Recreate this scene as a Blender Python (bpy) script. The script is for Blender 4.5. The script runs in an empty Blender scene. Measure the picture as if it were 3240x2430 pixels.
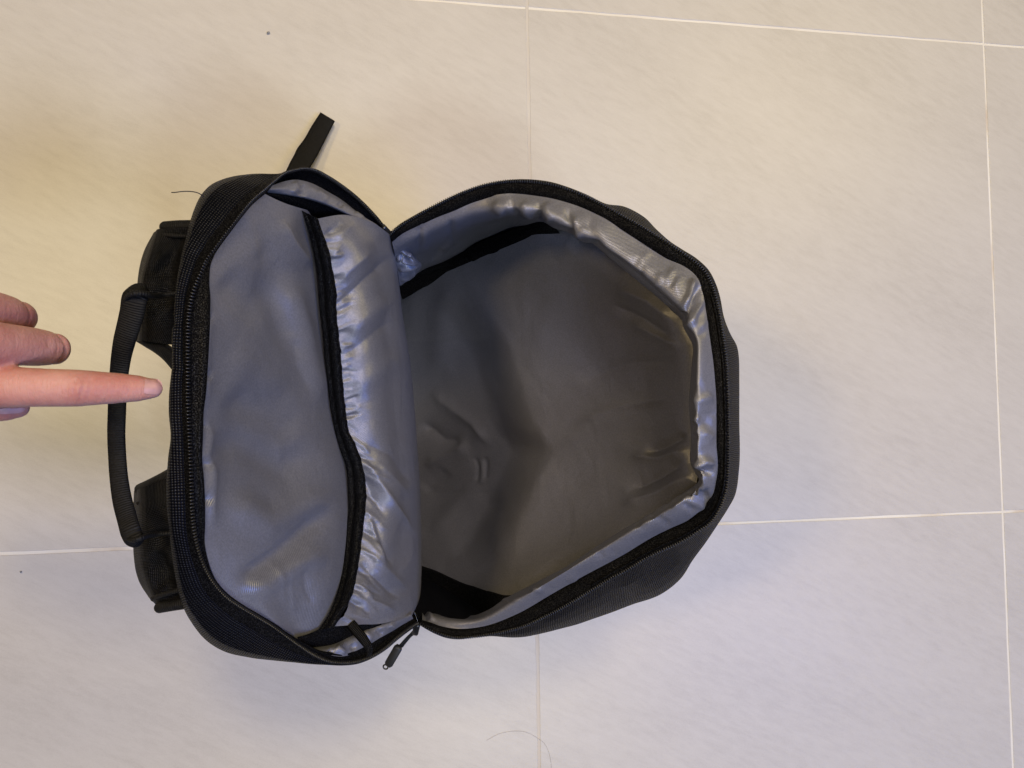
import bpy, bmesh, math, random
import numpy as np
from mathutils import Vector, Matrix

random.seed(7); rng = np.random.default_rng(7)
SC = bpy.context.scene
COL = SC.collection

# ------------------------------------------------------------------ camera
W0, H0, F0 = 3240.0, 2430.0, 2400.0            # size of the photograph and focal length in its pixels
CAM = np.array([0.0, 0.0, 0.8409])
FWD = np.array([0.17176, 0.03995, -0.98433])
FWD /= np.linalg.norm(FWD)
AX = np.array([0.9851, -0.0076, 0.0])           # image x axis lies almost along world x
RGT = AX - FWD * (AX @ FWD); RGT /= np.linalg.norm(RGT)
UPV = np.cross(RGT, FWD)
cam = bpy.data.cameras.new('camera'); camo = bpy.data.objects.new('camera', cam); COL.objects.link(camo)
cam.sensor_width = 36.0; cam.lens = 36.0 * F0 / W0
cam.clip_start = 0.01; cam.clip_end = 50
camo.matrix_world = Matrix(((RGT[0], UPV[0], -FWD[0], CAM[0]), (RGT[1], UPV[1], -FWD[1], CAM[1]),
                            (RGT[2], UPV[2], -FWD[2], CAM[2]), (0, 0, 0, 1)))
SC.camera = camo

# ------------------------------------------------------------------ world and lamps (indoor)
wd = bpy.data.worlds.new('World'); SC.world = wd; wd.use_nodes = True
bg = wd.node_tree.nodes['Background']
bg.inputs[0].default_value = (0.92, 0.92, 1.0, 1); bg.inputs[1].default_value = 0.03

def lamp(name, loc, aim, size, power, col, sy=None):
    l = bpy.data.lights.new(name, 'AREA'); l.energy = power; l.color = col
    l.shape = 'RECTANGLE'; l.size = size; l.size_y = sy or size
    o = bpy.data.objects.new(name, l); COL.objects.link(o); o.location = loc
    d = Vector(aim) - Vector(loc); o.rotation_euler = d.to_track_quat('-Z', 'Y').to_euler()
    return o
lamp('upper_ceiling_lamp', (0.03, 0.95, 2.4), (0.03, 0.3, 0.0), 0.30, 14, (1.0, 0.80, 0.44))
lamp('overhead_fill_lamp', (0.20, 0.30, 2.5), (0.1, 0.0, 0.2), 0.40, 15, (1.0, 0.91, 0.95))  # added overhead fill for floor and bag, not an actual fitting
lamp('lower_ceiling_lamp', (0.40, -1.06, 2.4), (0.1, -0.2, 0.0), 0.30, 14, (0.88, 0.96, 1.0))
lamp('warm_left_lamp', (-1.20, 0.28, 2.10), (0.1, 0.0, 0.2), 0.24, 12.5, (1.0, 0.72, 0.32))
lamp('warm_right_lamp', (1.60, 1.15, 2.2), (0.1, 0.0, 0.2), 0.90, 20, (1.0, 0.77, 0.22))
lamp('cool_right_lamp', (1.45, -0.80, 2.35), (0.1, 0.0, 0.2), 0.80, 26, (0.14, 0.29, 1.0))  # broad bluish area lamp from the lower right, source type not known
SC.view_settings.view_transform = 'Standard'
SC.view_settings.look = 'None'
SC.view_settings.exposure = 0.0
SC.view_settings.gamma = 1.0

# ------------------------------------------------------------------ measuring helpers
def U(px, py, z):
    """point on the sight line of photo pixel (px,py) that lies at height z"""
    px = np.asarray(px, float); py = np.asarray(py, float); z = np.asarray(z, float)
    d = FWD + ((px - W0 / 2) / F0)[..., None] * RGT - ((py - H0 / 2) / F0)[..., None] * UPV
    t = (z - CAM[2]) / d[..., 2]
    return CAM + d * t[..., None]

def PX(p):
    q = np.asarray(p) - CAM
    dz = q @ FWD
    return np.stack([W0 / 2 + F0 * (q @ RGT) / dz, H0 / 2 - F0 * (q @ UPV) / dz], -1)

def hermite(P, t, tt):
    """Catmull-Rom through P at knots t, sampled at tt"""
    P = np.asarray(P, float); n = len(P)
    if n == 2:
        w = ((tt - t[0]) / (t[1] - t[0]))[:, None]
        return P[0] * (1 - w) + P[1] * w
    sh = (slice(None),) + (None,) * (P.ndim - 1)
    m = np.empty_like(P); dt = np.diff(t)
    sl = np.diff(P, axis=0) / dt[sh]
    wa, wb = dt[1:], dt[:-1]
    m[1:-1] = (sl[:-1] * wa[sh] + sl[1:] * wb[sh]) / (wa + wb)[sh]
    m[0] = sl[0]; m[-1] = sl[-1]
    k = np.clip(np.searchsorted(t, tt, side='right') - 1, 0, n - 2)
    h = dt[k]; s = (tt - t[k]) / h
    s2, s3 = s * s, s * s * s
    return ((2 * s3 - 3 * s2 + 1)[sh] * P[k] + ((s3 - 2 * s2 + s) * h)[sh] * m[k]
            + (-2 * s3 + 3 * s2)[sh] * P[k + 1] + ((s3 - s2) * h)[sh] * m[k + 1])

def curve(pts, n, arc=True):
    """pts (px,py,z) -> n points in px,py,z evenly along the pixel length"""
    P = np.array(pts, float)
    d = np.linalg.norm(np.diff(P[:, :2], axis=0), axis=1)
    t = np.concatenate([[0], np.cumsum(np.maximum(d, 1e-3))]) if arc else np.arange(len(P), dtype=float)
    if not arc:
        return hermite(P, t, np.linspace(0, t[-1], n))
    fine = hermite(P, t, np.linspace(0, t[-1], max(400, 4 * n)))
    d = np.linalg.norm(np.diff(fine[:, :2], axis=0), axis=1)
    s = np.concatenate([[0], np.cumsum(d)])
    tt = np.linspace(0, s[-1], n)
    return np.stack([np.interp(tt, s, fine[:, k]) for k in range(3)], -1)

def patch(curves, nu, nv, arc=True, world=True):
    """curves run along u; skin across them with nv samples"""
    C = np.stack([curve(c, nu, arc) if not isinstance(c, np.ndarray) else c for c in curves], 0)
    C = U(C[..., 0], C[..., 1], C[..., 2]) if world else C
    return loft(C, nv)

def loft(C, nv):
    d = np.linalg.norm(np.diff(C, axis=0), axis=2).mean(1)
    t = np.concatenate([[0], np.cumsum(np.maximum(d, 1e-5))])
    G = hermite(C, t, np.linspace(0, t[-1], nv))       # nv, nu, 3
    return np.transpose(G, (1, 0, 2))                   # nu, nv, 3

def normals(G):
    du = np.gradient(G, axis=0); dv = np.gradient(G, axis=1)
    n = np.cross(du, dv); n /= (np.linalg.norm(n, axis=2, keepdims=True) + 1e-12)
    s = np.sign(((CAM - G) * n).sum(2).mean())
    return n * (s if s != 0 else 1)

def seg_dist(q, poly):
    """distance of q (...,2) to polyline, and parameter 0..1 along it"""
    best = np.full(q.shape[:-1], 1e9); par = np.zeros(q.shape[:-1]); side = np.zeros(q.shape[:-1])
    P = np.array(poly, float); L = np.linalg.norm(np.diff(P, axis=0), axis=1); S = np.concatenate([[0], np.cumsum(L)])
    for k in range(len(P) - 1):
        a, b = P[k], P[k + 1]; ab = b - a
        t = np.clip(((q - a) @ ab) / (ab @ ab), 0, 1)
        v = q - (a + t[..., None] * ab)
        d = np.linalg.norm(v, axis=-1); m = d < best
        best = np.where(m, d, best); par = np.where(m, (S[k] + t * L[k]) / S[-1], par)
        side = np.where(m, np.sign(ab[0] * v[..., 1] - ab[1] * v[..., 0]), side)
    return best, par, side

def wrinkle(G, folds, rough=0.0, seed=1, scale=0.05, guard=None):
    """fold = (pixel polyline, width px, height mm): ridges (+) and creases (-) worked into the cloth"""
    n = normals(G); q = PX(G); h = np.zeros(G.shape[:2])
    for f in folds:
        d, t, s = seg_dist(q, f[0])
        w = f[1]
        env = np.clip(np.minimum(t, 1 - t) * 4, 0, 1); env = env * env * (3 - 2 * env)
        pr = np.exp(-(d / w) ** 2) if len(f) < 4 else np.exp(-(np.sqrt(d * d + 9) - 3) / w)
        h += f[2] * 1e-3 * pr * env
    if rough:
        r = np.random.default_rng(seed)
        for k in range(14):
            a = r.uniform(0, 2 * math.pi); f = r.uniform(0.6, 2.6) / scale
            d3 = np.array([math.cos(a), math.sin(a), r.uniform(-.6, .6)]) * f
            h += rough * 1e-3 * np.sin(G @ d3 * 2 + r.uniform(0, 6.28)) / 3.2 / (1 + 0.25 * f * scale)
    if guard is not None: h = h * guard
    return G + n * h[..., None]

def crisp(F): return [(f[0], f[1], f[2] * 1.25, 1) if f[1] <= 26 else f for f in F]

# ------------------------------------------------------------------ object helpers
def mesh_obj(name, verts, faces, mat, parent=None, uv=None, smooth=True):
    me = bpy.data.meshes.new(name)
    me.from_pydata([tuple(v) for v in verts], [], faces); me.update()
    if uv is not None:
        l = me.uv_layers.new(name='UVMap')
        idx = np.empty(len(me.loops), np.int32); me.loops.foreach_get('vertex_index', idx)
        l.data.foreach_set('uv', np.asarray(uv, np.float32)[idx].ravel())
    if smooth: me.polygons.foreach_set('use_smooth', [True] * len(me.polygons))
    me.materials.append(mat)
    o = bpy.data.objects.new(name, me); COL.objects.link(o)
    if parent is not None: o.parent = parent
    return o

def grid(name, G, mat, parent=None, closed=False, cap=False):
    nu, nv = G.shape[:2]
    V = G.reshape(-1, 3)
    du = np.linalg.norm(np.diff(G, axis=0), axis=2).mean(1); dv = np.linalg.norm(np.diff(G, axis=1), axis=2).mean(0)
    u = np.concatenate([[0], np.cumsum(du)]); v = np.concatenate([[0], np.cumsum(dv)])
    vv = np.concatenate([np.zeros((nu, 1)), np.cumsum(np.linalg.norm(np.diff(G, axis=1), axis=2), axis=1)], 1)
    uv = np.stack([np.repeat(u[:, None], nv, 1), vv], -1).reshape(-1, 2)
    a = np.arange(nu * nv).reshape(nu, nv)
    if closed: a = np.concatenate([a, a[:, :1]], 1)
    F = np.stack([a[:-1, :-1], a[1:, :-1], a[1:, 1:], a[:-1, 1:]], -1).reshape(-1, 4)
    # face the camera side
    p = V[F[:, 0]]; n = np.cross(V[F[:, 1]] - p, V[F[:, 3]] - p)
    if not closed and ((CAM - p) * n).sum() < 0: F = F[:, ::-1]
    F = F.tolist()
    if cap and closed:
        F.append(a[0, :-1].tolist()); F.append(a[-1, :-1][::-1].tolist())
    return mesh_obj(name, V, F, mat, parent, uv)

def tube(pts, rad, ns=12, flat=None, up=(0, 0, 1), n=None, radf=None):
    """swept rings: pts world (k,3), rad (k,) half width, flat (k,) half thickness"""
    P = np.array(pts, float); k = len(P)
    rad = np.broadcast_to(np.asarray(rad, float), (k,)); flat = rad if flat is None else np.broadcast_to(np.asarray(flat, float), (k,))
    if n:
        d = np.linalg.norm(np.diff(P, axis=0), axis=1); t = np.concatenate([[0], np.cumsum(d)]); tt = np.linspace(0, t[-1], n)
        P = hermite(P, t, tt); rad = np.interp(tt, t, rad); flat = np.interp(tt, t, flat); k = n
    T = np.gradient(P, axis=0); T /= np.linalg.norm(T, axis=1, keepdims=True)
    up = np.array(up, float); R = np.empty((k, ns, 3)); an = np.linspace(0, 2 * math.pi, ns, endpoint=False)
    for i in range(k):
        s = np.cross(T[i], up); s /= np.linalg.norm(s) + 1e-9; w = np.cross(s, T[i])
        R[i] = P[i] + np.cos(an)[:, None] * s * rad[i] + np.sin(an)[:, None] * w * flat[i]
    return R

def round_ends(P, r, m=4):
    """extend a radius list so that a tube closes with rounded tips"""
    P = np.array(P, float); r = np.broadcast_to(np.asarray(r, float), (len(P),)).copy()
    a = P[0] - P[1]; a /= np.linalg.norm(a); b = P[-1] - P[-2]; b /= np.linalg.norm(b)
    th = np.linspace(0.25, math.pi / 2 - 0.08, m)
    A = [P[0] + a * r[0] * math.sin(t) for t in th][::-1]; ra = [r[0] * math.cos(t) for t in th][::-1]
    B = [P[-1] + b * r[-1] * math.sin(t) for t in th]; rb = [r[-1] * math.cos(t) for t in th]
    return np.array(A + list(P) + B), np.array(ra + list(r) + rb)

def empty(name, loc=(0, 0, 0)):
    o = bpy.data.objects.new(name, None); COL.objects.link(o); o.location = loc; o.empty_display_size = .05
    return o
def tag(o, **k):
    for a, b in k.items(): o[a] = b
    return o

# ------------------------------------------------------------------ materials
def new_mat(name):
    m = bpy.data.materials.new(name); m.use_nodes = True
    nt = m.node_tree; b = nt.nodes['Principled BSDF']
    return m, nt, b
def nd(nt, typ, **inp):
    n = nt.nodes.new(typ)
    for k, v in inp.items():
        if k in n.inputs: n.inputs[k].default_value = v
        else: setattr(n, k, v)
    return n
def math_node(nt, op, a, b=None):
    n = nt.nodes.new('ShaderNodeMath'); n.operation = op
    for i, x in enumerate((a, b)):
        if x is None: continue
        if isinstance(x, (int, float)): n.inputs[i].default_value = x
        else: nt.links.new(x, n.inputs[i])
    return n.outputs[0]
def ramp(nt, fac, stops):
    r = nt.nodes.new('ShaderNodeValToRGB'); e = r.color_ramp.elements
    while len(e) < len(stops): e.new(0.5)
    for x, (p, c) in zip(e, stops): x.position = p; x.color = (*c, 1)
    nt.links.new(fac, r.inputs[0]); return r.outputs[0]
def bump(nt, b, height, strength, dist, prev=None):
    n = nt.nodes.new('ShaderNodeBump'); n.inputs['Strength'].default_value = strength; n.inputs['Distance'].default_value = dist
    nt.links.new(height, n.inputs['Height'])
    if prev is not None: nt.links.new(prev, n.inputs['Normal'])
    nt.links.new(n.outputs[0], b.inputs['Normal']); return n.outputs[0]
def uvw(nt):
    t = nt.nodes.new('ShaderNodeTexCoord'); s = nt.nodes.new('ShaderNodeSeparateXYZ')
    nt.links.new(t.outputs['UV'], s.inputs[0]); return t, s.outputs[0], s.outputs[1]

def mat_lining():
    m, nt, b = new_mat('grey_satin_lining')
    t, u, v = uvw(nt)
    no = nd(nt, 'ShaderNodeTexNoise', Scale=900.0, Detail=2.0); nt.links.new(t.outputs['Object'], no.inputs['Vector'])
    big = nd(nt, 'ShaderNodeTexNoise', Scale=22.0, Detail=3.0, Roughness=0.45, Distortion=0.6); nt.links.new(t.outputs['Object'], big.inputs['Vector'])
    c = ramp(nt, no.outputs[0], [(0.3, (0.196, 0.199, 0.234)), (0.7, (0.258, 0.262, 0.305))])
    nt.links.new(c, b.inputs['Base Color'])
    b.inputs['Metallic'].default_value = 0.42
    b.inputs['Roughness'].default_value = 0.40
    b.inputs['Specular IOR Level'].default_value = 0.5
    tw = math_node(nt, 'SINE', math_node(nt, 'MULTIPLY', math_node(nt, 'ADD', u, v), 2 * math.pi / 0.0013))
    p = bump(nt, b, tw, 0.28, 0.0003)
    p = bump(nt, b, no.outputs[0], 0.12, 0.0004, p)
    bump(nt, b, big.outputs[0], 0.35, 0.006, p)
    return m

def mat_nylon(name='black_woven_nylon', pitch=0.0019, col=(0.0030, 0.0034, 0.0056), top=0.42):
    m, nt, b = new_mat(name)
    t, u, v = uvw(nt)
    k = 2 * math.pi / pitch
    wob = nd(nt, 'ShaderNodeTexNoise', Scale=60.0, Detail=2.0); nt.links.new(t.outputs['Object'], wob.inputs['Vector'])
    w = math_node(nt, 'MULTIPLY', wob.outputs[0], 5.0)
    a = math_node(nt, 'SINE', math_node(nt, 'ADD', w, math_node(nt, 'MULTIPLY', math_node(nt, 'ADD', u, v), k * .72)))
    c = math_node(nt, 'SINE', math_node(nt, 'ADD', w, math_node(nt, 'MULTIPLY', math_node(nt, 'SUBTRACT', u, v), k * .72)))
    h = math_node(nt, 'MULTIPLY', a, c)
    no = nd(nt, 'ShaderNodeTexNoise', Scale=650.0, Detail=2.0); nt.links.new(t.outputs['Object'], no.inputs['Vector'])
    col_ = ramp(nt, no.outputs[0], [(0.3, tuple(x * .7 for x in col)), (0.7, tuple(x * 1.5 for x in col))])
    nt.links.new(col_, b.inputs['Base Color'])
    sp = nt.nodes.new('ShaderNodeMapRange'); sp.inputs['From Min'].default_value = 0.05; sp.inputs['From Max'].default_value = 0.75
    sp.inputs['To Min'].default_value = 0.02; sp.inputs['To Max'].default_value = top
    nt.links.new(math_node(nt, 'MULTIPLY', h, math_node(nt, 'ADD', no.outputs[0], 0.5)), sp.inputs['Value'])
    nt.links.new(sp.outputs[0], b.inputs['Specular IOR Level'])
    b.inputs['Roughness'].default_value = 0.45
    p = bump(nt, b, h, 0.6, 0.0004)
    bump(nt, b, no.outputs[0], 0.25, 0.0005, p)
    return m

def mat_webbing():
    m, nt, b = new_mat('black_ribbed_webbing')
    t, u, v = uvw(nt)
    a = math_node(nt, 'SINE', math_node(nt, 'MULTIPLY', u, 2 * math.pi / 0.0013))
    no = nd(nt, 'ShaderNodeTexNoise', Scale=700.0, Detail=2.0); nt.links.new(t.outputs['Object'], no.inputs['Vector'])
    nt.links.new(ramp(nt, no.outputs[0], [(0.3, (0.004, 0.004, 0.0045)), (0.75, (0.010, 0.010, 0.011))]), b.inputs['Base Color'])
    b.inputs['Roughness'].default_value = 0.6; b.inputs['Specular IOR Level'].default_value = 0.2
    p = bump(nt, b, a, 0.38, 0.0004); bump(nt, b, no.outputs[0], 0.25, 0.0005, p)
    return m

def mat_tape():
    m, nt, b = new_mat('black_zip_tape')
    t, u, v = uvw(nt)
    no = nd(nt, 'ShaderNodeTexNoise', Scale=1500.0, Detail=1.0); nt.links.new(t.outputs['Object'], no.inputs['Vector'])
    nt.links.new(ramp(nt, no.outputs[0], [(0.35, (0.002, 0.002, 0.0024)), (0.75, (0.007, 0.007, 0.0078))]), b.inputs['Base Color'])
    b.inputs['Roughness'].default_value = 0.5
    sp = nt.nodes.new('ShaderNodeMapRange'); sp.inputs['From Min'].default_value = 0.5; sp.inputs['From Max'].default_value = 0.72
    sp.inputs['To Min'].default_value = 0.02; sp.inputs['To Max'].default_value = 0.34
    nt.links.new(no.outputs[0], sp.inputs['Value']); nt.links.new(sp.outputs[0], b.inputs['Specular IOR Level'])
    bump(nt, b, no.outputs[0], 0.5, 0.0008)
    return m

def mat_plain(name, col, rough, spec=0.5):
    m, nt, b = new_mat(name)
    t = nt.nodes.new('ShaderNodeTexCoord')
    no = nd(nt, 'ShaderNodeTexNoise', Scale=300.0, Detail=3.0); nt.links.new(t.outputs['Object'], no.inputs['Vector'])
    nt.links.new(ramp(nt, no.outputs[0], [(0.25, tuple(c * .85 for c in col)), (0.75, tuple(min(1, c * 1.12) for c in col))]), b.inputs['Base Color'])
    b.inputs['Roughness'].default_value = rough; b.inputs['Specular IOR Level'].default_value = spec
    return m

def mat_tile():
    m, nt, b = new_mat('matt_porcelain_tile')
    t = nt.nodes.new('ShaderNodeTexCoord')
    oi = nt.nodes.new('ShaderNodeObjectInfo')
    off = nt.nodes.new('ShaderNodeVectorMath'); off.operation = 'ADD'
    sc_ = math_node(nt, 'MULTIPLY', oi.outputs['Random'], 7.0)
    nt.links.new(t.outputs['Object'], off.inputs[0]); nt.links.new(sc_, off.inputs[1])
    def streak(rot, sx, sy, sc, det, rough):
        vr = nt.nodes.new('ShaderNodeVectorRotate'); vr.rotation_type = 'Z_AXIS'; vr.inputs['Angle'].default_value = rot
        nt.links.new(off.outputs[0], vr.inputs['Vector'])
        mp = nt.nodes.new('ShaderNodeMapping'); mp.inputs['Scale'].default_value = (sx, sy, 1)
        nt.links.new(vr.outputs[0], mp.inputs['Vector'])
        n = nd(nt, 'ShaderNodeTexNoise', Scale=sc, Detail=det, Roughness=rough); nt.links.new(mp.outputs[0], n.inputs['Vector']); return n.outputs[0]
    s1 = streak(math.radians(27), 1.0, 4.0, 42, 6, .68)
    s2 = streak(math.radians(22), 1.0, 2.5, 4, 4, .55)
    s3 = streak(0, 1, 1, 900, 2, .5)
    f = math_node(nt, 'ADD', math_node(nt, 'MULTIPLY', s1, .45), math_node(nt, 'ADD', math_node(nt, 'MULTIPLY', s2, .30), math_node(nt, 'MULTIPLY', s3, .25)))
    c = ramp(nt, f, [(0.34, (0.555, 0.530, 0.485)), (0.5, (0.620, 0.595, 0.548)), (0.66, (0.665, 0.64, 0.592))])
    nt.links.new(c, b.inputs['Base Color'])
    b.inputs['Roughness'].default_value = 0.40; b.inputs['Specular IOR Level'].default_value = 0.45
    bump(nt, b, f, 0.12, 0.001)
    return m

def mat_grout():
    m, nt, b = new_mat('cream_grout')
    t = nt.nodes.new('ShaderNodeTexCoord')
    no = nd(nt, 'ShaderNodeTexNoise', Scale=9.0, Detail=5.0); nt.links.new(t.outputs['Object'], no.inputs['Vector'])
    nt.links.new(ramp(nt, no.outputs[0], [(0.30, (0.60, 0.50, 0.38)), (0.42, (0.82, 0.78, 0.68)), (0.7, (0.90, 0.88, 0.80))]), b.inputs['Base Color'])
    b.inputs['Roughness'].default_value = 0.85
    return m

def mat_skin():
    m, nt, b = new_mat('pale_pink_skin')
    t = nt.nodes.new('ShaderNodeTexCoord')
    no = nd(nt, 'ShaderNodeTexNoise', Scale=38.0, Detail=6.0, Roughness=0.6); nt.links.new(t.outputs['Object'], no.inputs['Vector'])
    fi = nd(nt, 'ShaderNodeTexNoise', Scale=900.0, Detail=3.0); nt.links.new(t.outputs['Object'], fi.inputs['Vector'])
    nt.links.new(ramp(nt, no.outputs[0], [(0.32, (0.44, 0.180, 0.155)), (0.68, (0.57, 0.310, 0.265))]), b.inputs['Base Color'])
    b.inputs['Subsurface Weight'].default_value = 0.35
    b.inputs['Subsurface Radius'].default_value = (0.9, 0.35, 0.2); b.inputs['Subsurface Scale'].default_value = 0.004
    b.inputs['Roughness'].default_value = 0.5; b.inputs['Specular IOR Level'].default_value = 0.4
    mp = nt.nodes.new('ShaderNodeMapping'); mp.inputs['Scale'].default_value = (2.2, 0.6, 1)
    nt.links.new(t.outputs['Object'], mp.inputs['Vector'])
    ln = nd(nt, 'ShaderNodeTexNoise', Scale=330.0, Detail=3.0, Distortion=0.8); nt.links.new(mp.outputs[0], ln.inputs['Vector'])
    p = bump(nt, b, fi.outputs[0], 0.2, 0.0006)
    bump(nt, b, ln.outputs[0], 0.35, 0.0012, p)
    return m

M_LIN = mat_lining(); M_NYL = mat_nylon(); M_WEB = mat_webbing(); M_TAPE = mat_tape()
M_STRAP = mat_nylon('black_strap_fabric', 0.0015, (0.0045, 0.0045, 0.0052), 0.5)
M_COIL = mat_plain('black_nylon_coil', (0.008, 0.008, 0.010), 0.33, 0.5)
M_METAL = mat_plain('black_lacquered_metal', (0.012, 0.012, 0.013), 0.3, 0.6)
M_RUBBER = mat_plain('black_rubber', (0.014, 0.015, 0.016), 0.55)
M_ELAST = mat_tape(); M_ELAST.name = 'black_elastic'
M_TILE = mat_tile(); M_GROUT = mat_grout(); M_SKIN = mat_skin()
M_NAIL = mat_plain('fingernail', (0.52, 0.29, 0.28), 0.45, 0.4)
M_THREAD = mat_plain('dark_thread', (0.02, 0.018, 0.022), 0.7)
M_GRIT = mat_plain('grey_grit', (0.26, 0.27, 0.29), 0.8)
M_HAIR = mat_plain('brown_hair', (0.36, 0.32, 0.30), 0.5)

# ------------------------------------------------------------------ floor: tiles over grout
floor = tag(empty('floor'), kind='structure')
xs = [-2.232, -1.031, 0.171, 0.7714, 1.372, 1.972]; ys = [-1.932, -1.332, -0.732, -0.1318, 0.4685, 1.0687, 1.669]
Z0 = -0.0007
gm = mesh_obj('grout', [(xs[0], ys[0], Z0), (xs[-1], ys[0], Z0), (xs[-1], ys[-1], Z0), (xs[0], ys[-1], Z0)], [(0, 1, 2, 3)], M_GROUT, floor, smooth=False)
M_STAIN = mat_grout(); M_STAIN.name = 'stained_grout'
for e, c in zip([n for n in M_STAIN.node_tree.nodes if n.type == 'VALTORGB'][0].color_ramp.elements, [(.44, .37, .30, 1), (.62, .57, .50, 1), (.70, .67, .60, 1)]): e.color = c
mesh_obj('grout', [(xs[2] - .0019, ys[0], Z0 + .0003), (xs[2] + .0019, ys[0], Z0 + .0003), (xs[2] + .0019, ys[-1], Z0 + .0003), (xs[2] - .0019, ys[-1], Z0 + .0003)], [(0, 1, 2, 3)], M_STAIN, floor, smooth=False)
def tile(x0, x1, y0, y1):
    g = 0.0015; st = 0.03
    def side(a, b):
        n = max(2, int(np.linalg.norm(np.subtract(b, a)) / st)); return [np.add(a, np.subtract(b, a) * k / n) for k in range(n)]
    c = [(x0 + g, y0 + g), (x1 - g, y0 + g), (x1 - g, y1 - g), (x0 + g, y1 - g)]
    ring = [p for k in range(4) for p in side(np.array(c[k]), np.array(c[(k + 1) % 4]))]
    ring = np.array(ring); ring += rng.normal(0, 0.00022, ring.shape)
    ctr = np.array([(x0 + x1) / 2, (y0 + y1) / 2]); n = len(ring)
    s = 1 - 0.0005 / np.abs(ring - ctr).max(0)
    top = ctr + (ring - ctr) * s
    V = [(*p, -0.009) for p in ring] + [(*p, -0.0003) for p in ring] + [(*p, 0.0) for p in top]
    F = [[a * n + k, a * n + (k + 1) % n, (a + 1) * n + (k + 1) % n, (a + 1) * n + k] for a in (0, 1) for k in range(n)]
    F.append([2 * n + k for k in range(n)])
    return mesh_obj('floor_tile', V, F, M_TILE, floor, smooth=False)
for i in range(len(xs) - 1):
    for j in range(len(ys) - 1):
        tile(xs[i], xs[i + 1], ys[j], ys[j + 1])

# ------------------------------------------------------------------ the backpack
bag = tag(empty('backpack', (0.01, 0, 0)), category='backpack',
          label='black backpack standing upright with its grey lined main compartment unzipped wide')
bag.location = (0, 0, 0)

# left rim: teeth x,y,z | tape outer edge | silhouette of the padded edge | inner facing edge
LR = [
 (1232,742,.280, 1233,743, 1234,744, 1225,749), (1203,705,.290, 1204,704, 1206,703, 1190,716),
 (1169,666,.300, 1171,664, 1172,663, 1152,690), (1130,627,.312, 1132,625, 1133,624, 1112,658),
 (1081,588,.328, 1083,586, 1084,585, 1058,618), (1032,556,.345, 1033,554, 1034,553, 1005,590),
 (993,537,.357, 993,535, 994,534, 960,574), (959,532,.367, 955,530, 953,529, 920,569),
 (930,537,.375, 920,535, 915,540, 890,574), (900,546,.384, 883,551, 880,549, 864,586),
 (871,568,.393, 852,566, 813,550, 866,580), (832,603,.405, 814,590, 740,560, 838,610),
 (798,632,.414, 778,617, 690,577, 803,639), (764,671,.423, 742,654, 655,602, 769,678),
 (730,715,.430, 705,699, 626,643, 736,721), (700,754,.435, 673,740, 604,695, 706,761),
 (671,793,.440, 646,780, 588,749, 678,801), (651,822,.442, 627,812, 576,788, 663,832),
 (637,856,.445, 613,850, 567,830, 656,867), (622,891,.447, 601,888, 559,875, 652,902),
 (608,930,.449, 590,928, 553,925, 650,937), (598,980,.451, 582,980, 550,988, 647,986),
 (593,1061,.453, 577,1061, 545,1061, 644,1061), (593,1159,.455, 576,1159, 547,1155, 640,1160),
 (593,1232,.455, 575,1232, 538,1236, 636,1240), (594,1300,.456, 575,1300, 536,1300, 631,1300),
 (598,1390,.456, 579,1390, 541,1390, 630,1390), (600,1446,.455, 581,1450, 534,1446, 629,1450),
 (603,1520,.454, 584,1525, 528,1530, 634,1520), (605,1593,.452, 586,1600, 528,1600, 637,1593),
 (612,1676,.448, 590,1685, 536,1680, 639,1668), (625,1739,.443, 602,1752, 543,1745, 642,1727),
 (642,1788,.438, 618,1806, 554,1815, 655,1780), (671,1842,.430, 643,1865, 570,1888, 679,1835),
 (715,1891,.420, 690,1918, 598,1954, 721,1883), (764,1925,.408, 740,1958, 651,2022, 769,1917),
 (813,1954,.397, 795,1990, 715,2061, 818,1946), (861,1983,.385, 845,2020, 790,2078, 866,1975),
 (910,2018,.374, 893,2046, 860,2087, 916,2010), (959,2052,.362, 946,2072, 930,2095, 968,2042),
 (998,2076,.352, 992,2088, 988,2100, 1006,2062), (1042,2093,.342, 1040,2097, 1040,2101, 1045,2071),
 (1081,2097,.335, 1081,2100, 1082,2102, 1081,2075), (1130,2093,.325, 1131,2095, 1132,2098, 1123,2065),
 (1179,2076,.315, 1180,2079, 1181,2081, 1166,2044), (1218,2052,.305, 1219,2055, 1221,2057, 1205,2022),
 (1257,2018,.292, 1259,2021, 1260,2023, 1245,1996), (1296,1988,.280, 1297,1990, 1299,1993, 1283,1970),
 (1322,1972,.270, 1323,1974, 1325,1977, 1306,1956)]
LR = np.array(LR, float)
NL = 420
def lcol(a, b, dz, n=NL):
    """a curve of the left rim from columns a,b and a height offset"""
    z = LR[:, 2] + (dz if np.isscalar(dz) else np.array(dz))
    P = np.stack([LR[:, a], LR[:, b], z], 1)
    t = np.concatenate([[0], np.cumsum(np.linalg.norm(np.diff(LR[:, :2], axis=0), axis=1))])
    return hermite(P, t, np.linspace(0, t[-1], n))
# width of the padded edge decides how far it drops
band = np.hypot(LR[:, 3] - LR[:, 5], LR[:, 4] - LR[:, 6])
drop = np.clip(band / 60, 0.12, 1.0)
Lt = lcol(0, 1, 0.0); Lto = lcol(3, 4, -.003 * np.clip(band / 30, .4, 1)); Ls = lcol(5, 6, -.020 * drop - .002); Li = lcol(7, 8, -.004)
Lmid = (Lto * .55 + Ls * .45); Lmid[:, 2] = Lto[:, 2] + np.interp(np.linspace(0, 1, NL), np.linspace(0, 1, len(LR)), .0035 * np.clip(band / 40 - .2, 0, 1))

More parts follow.
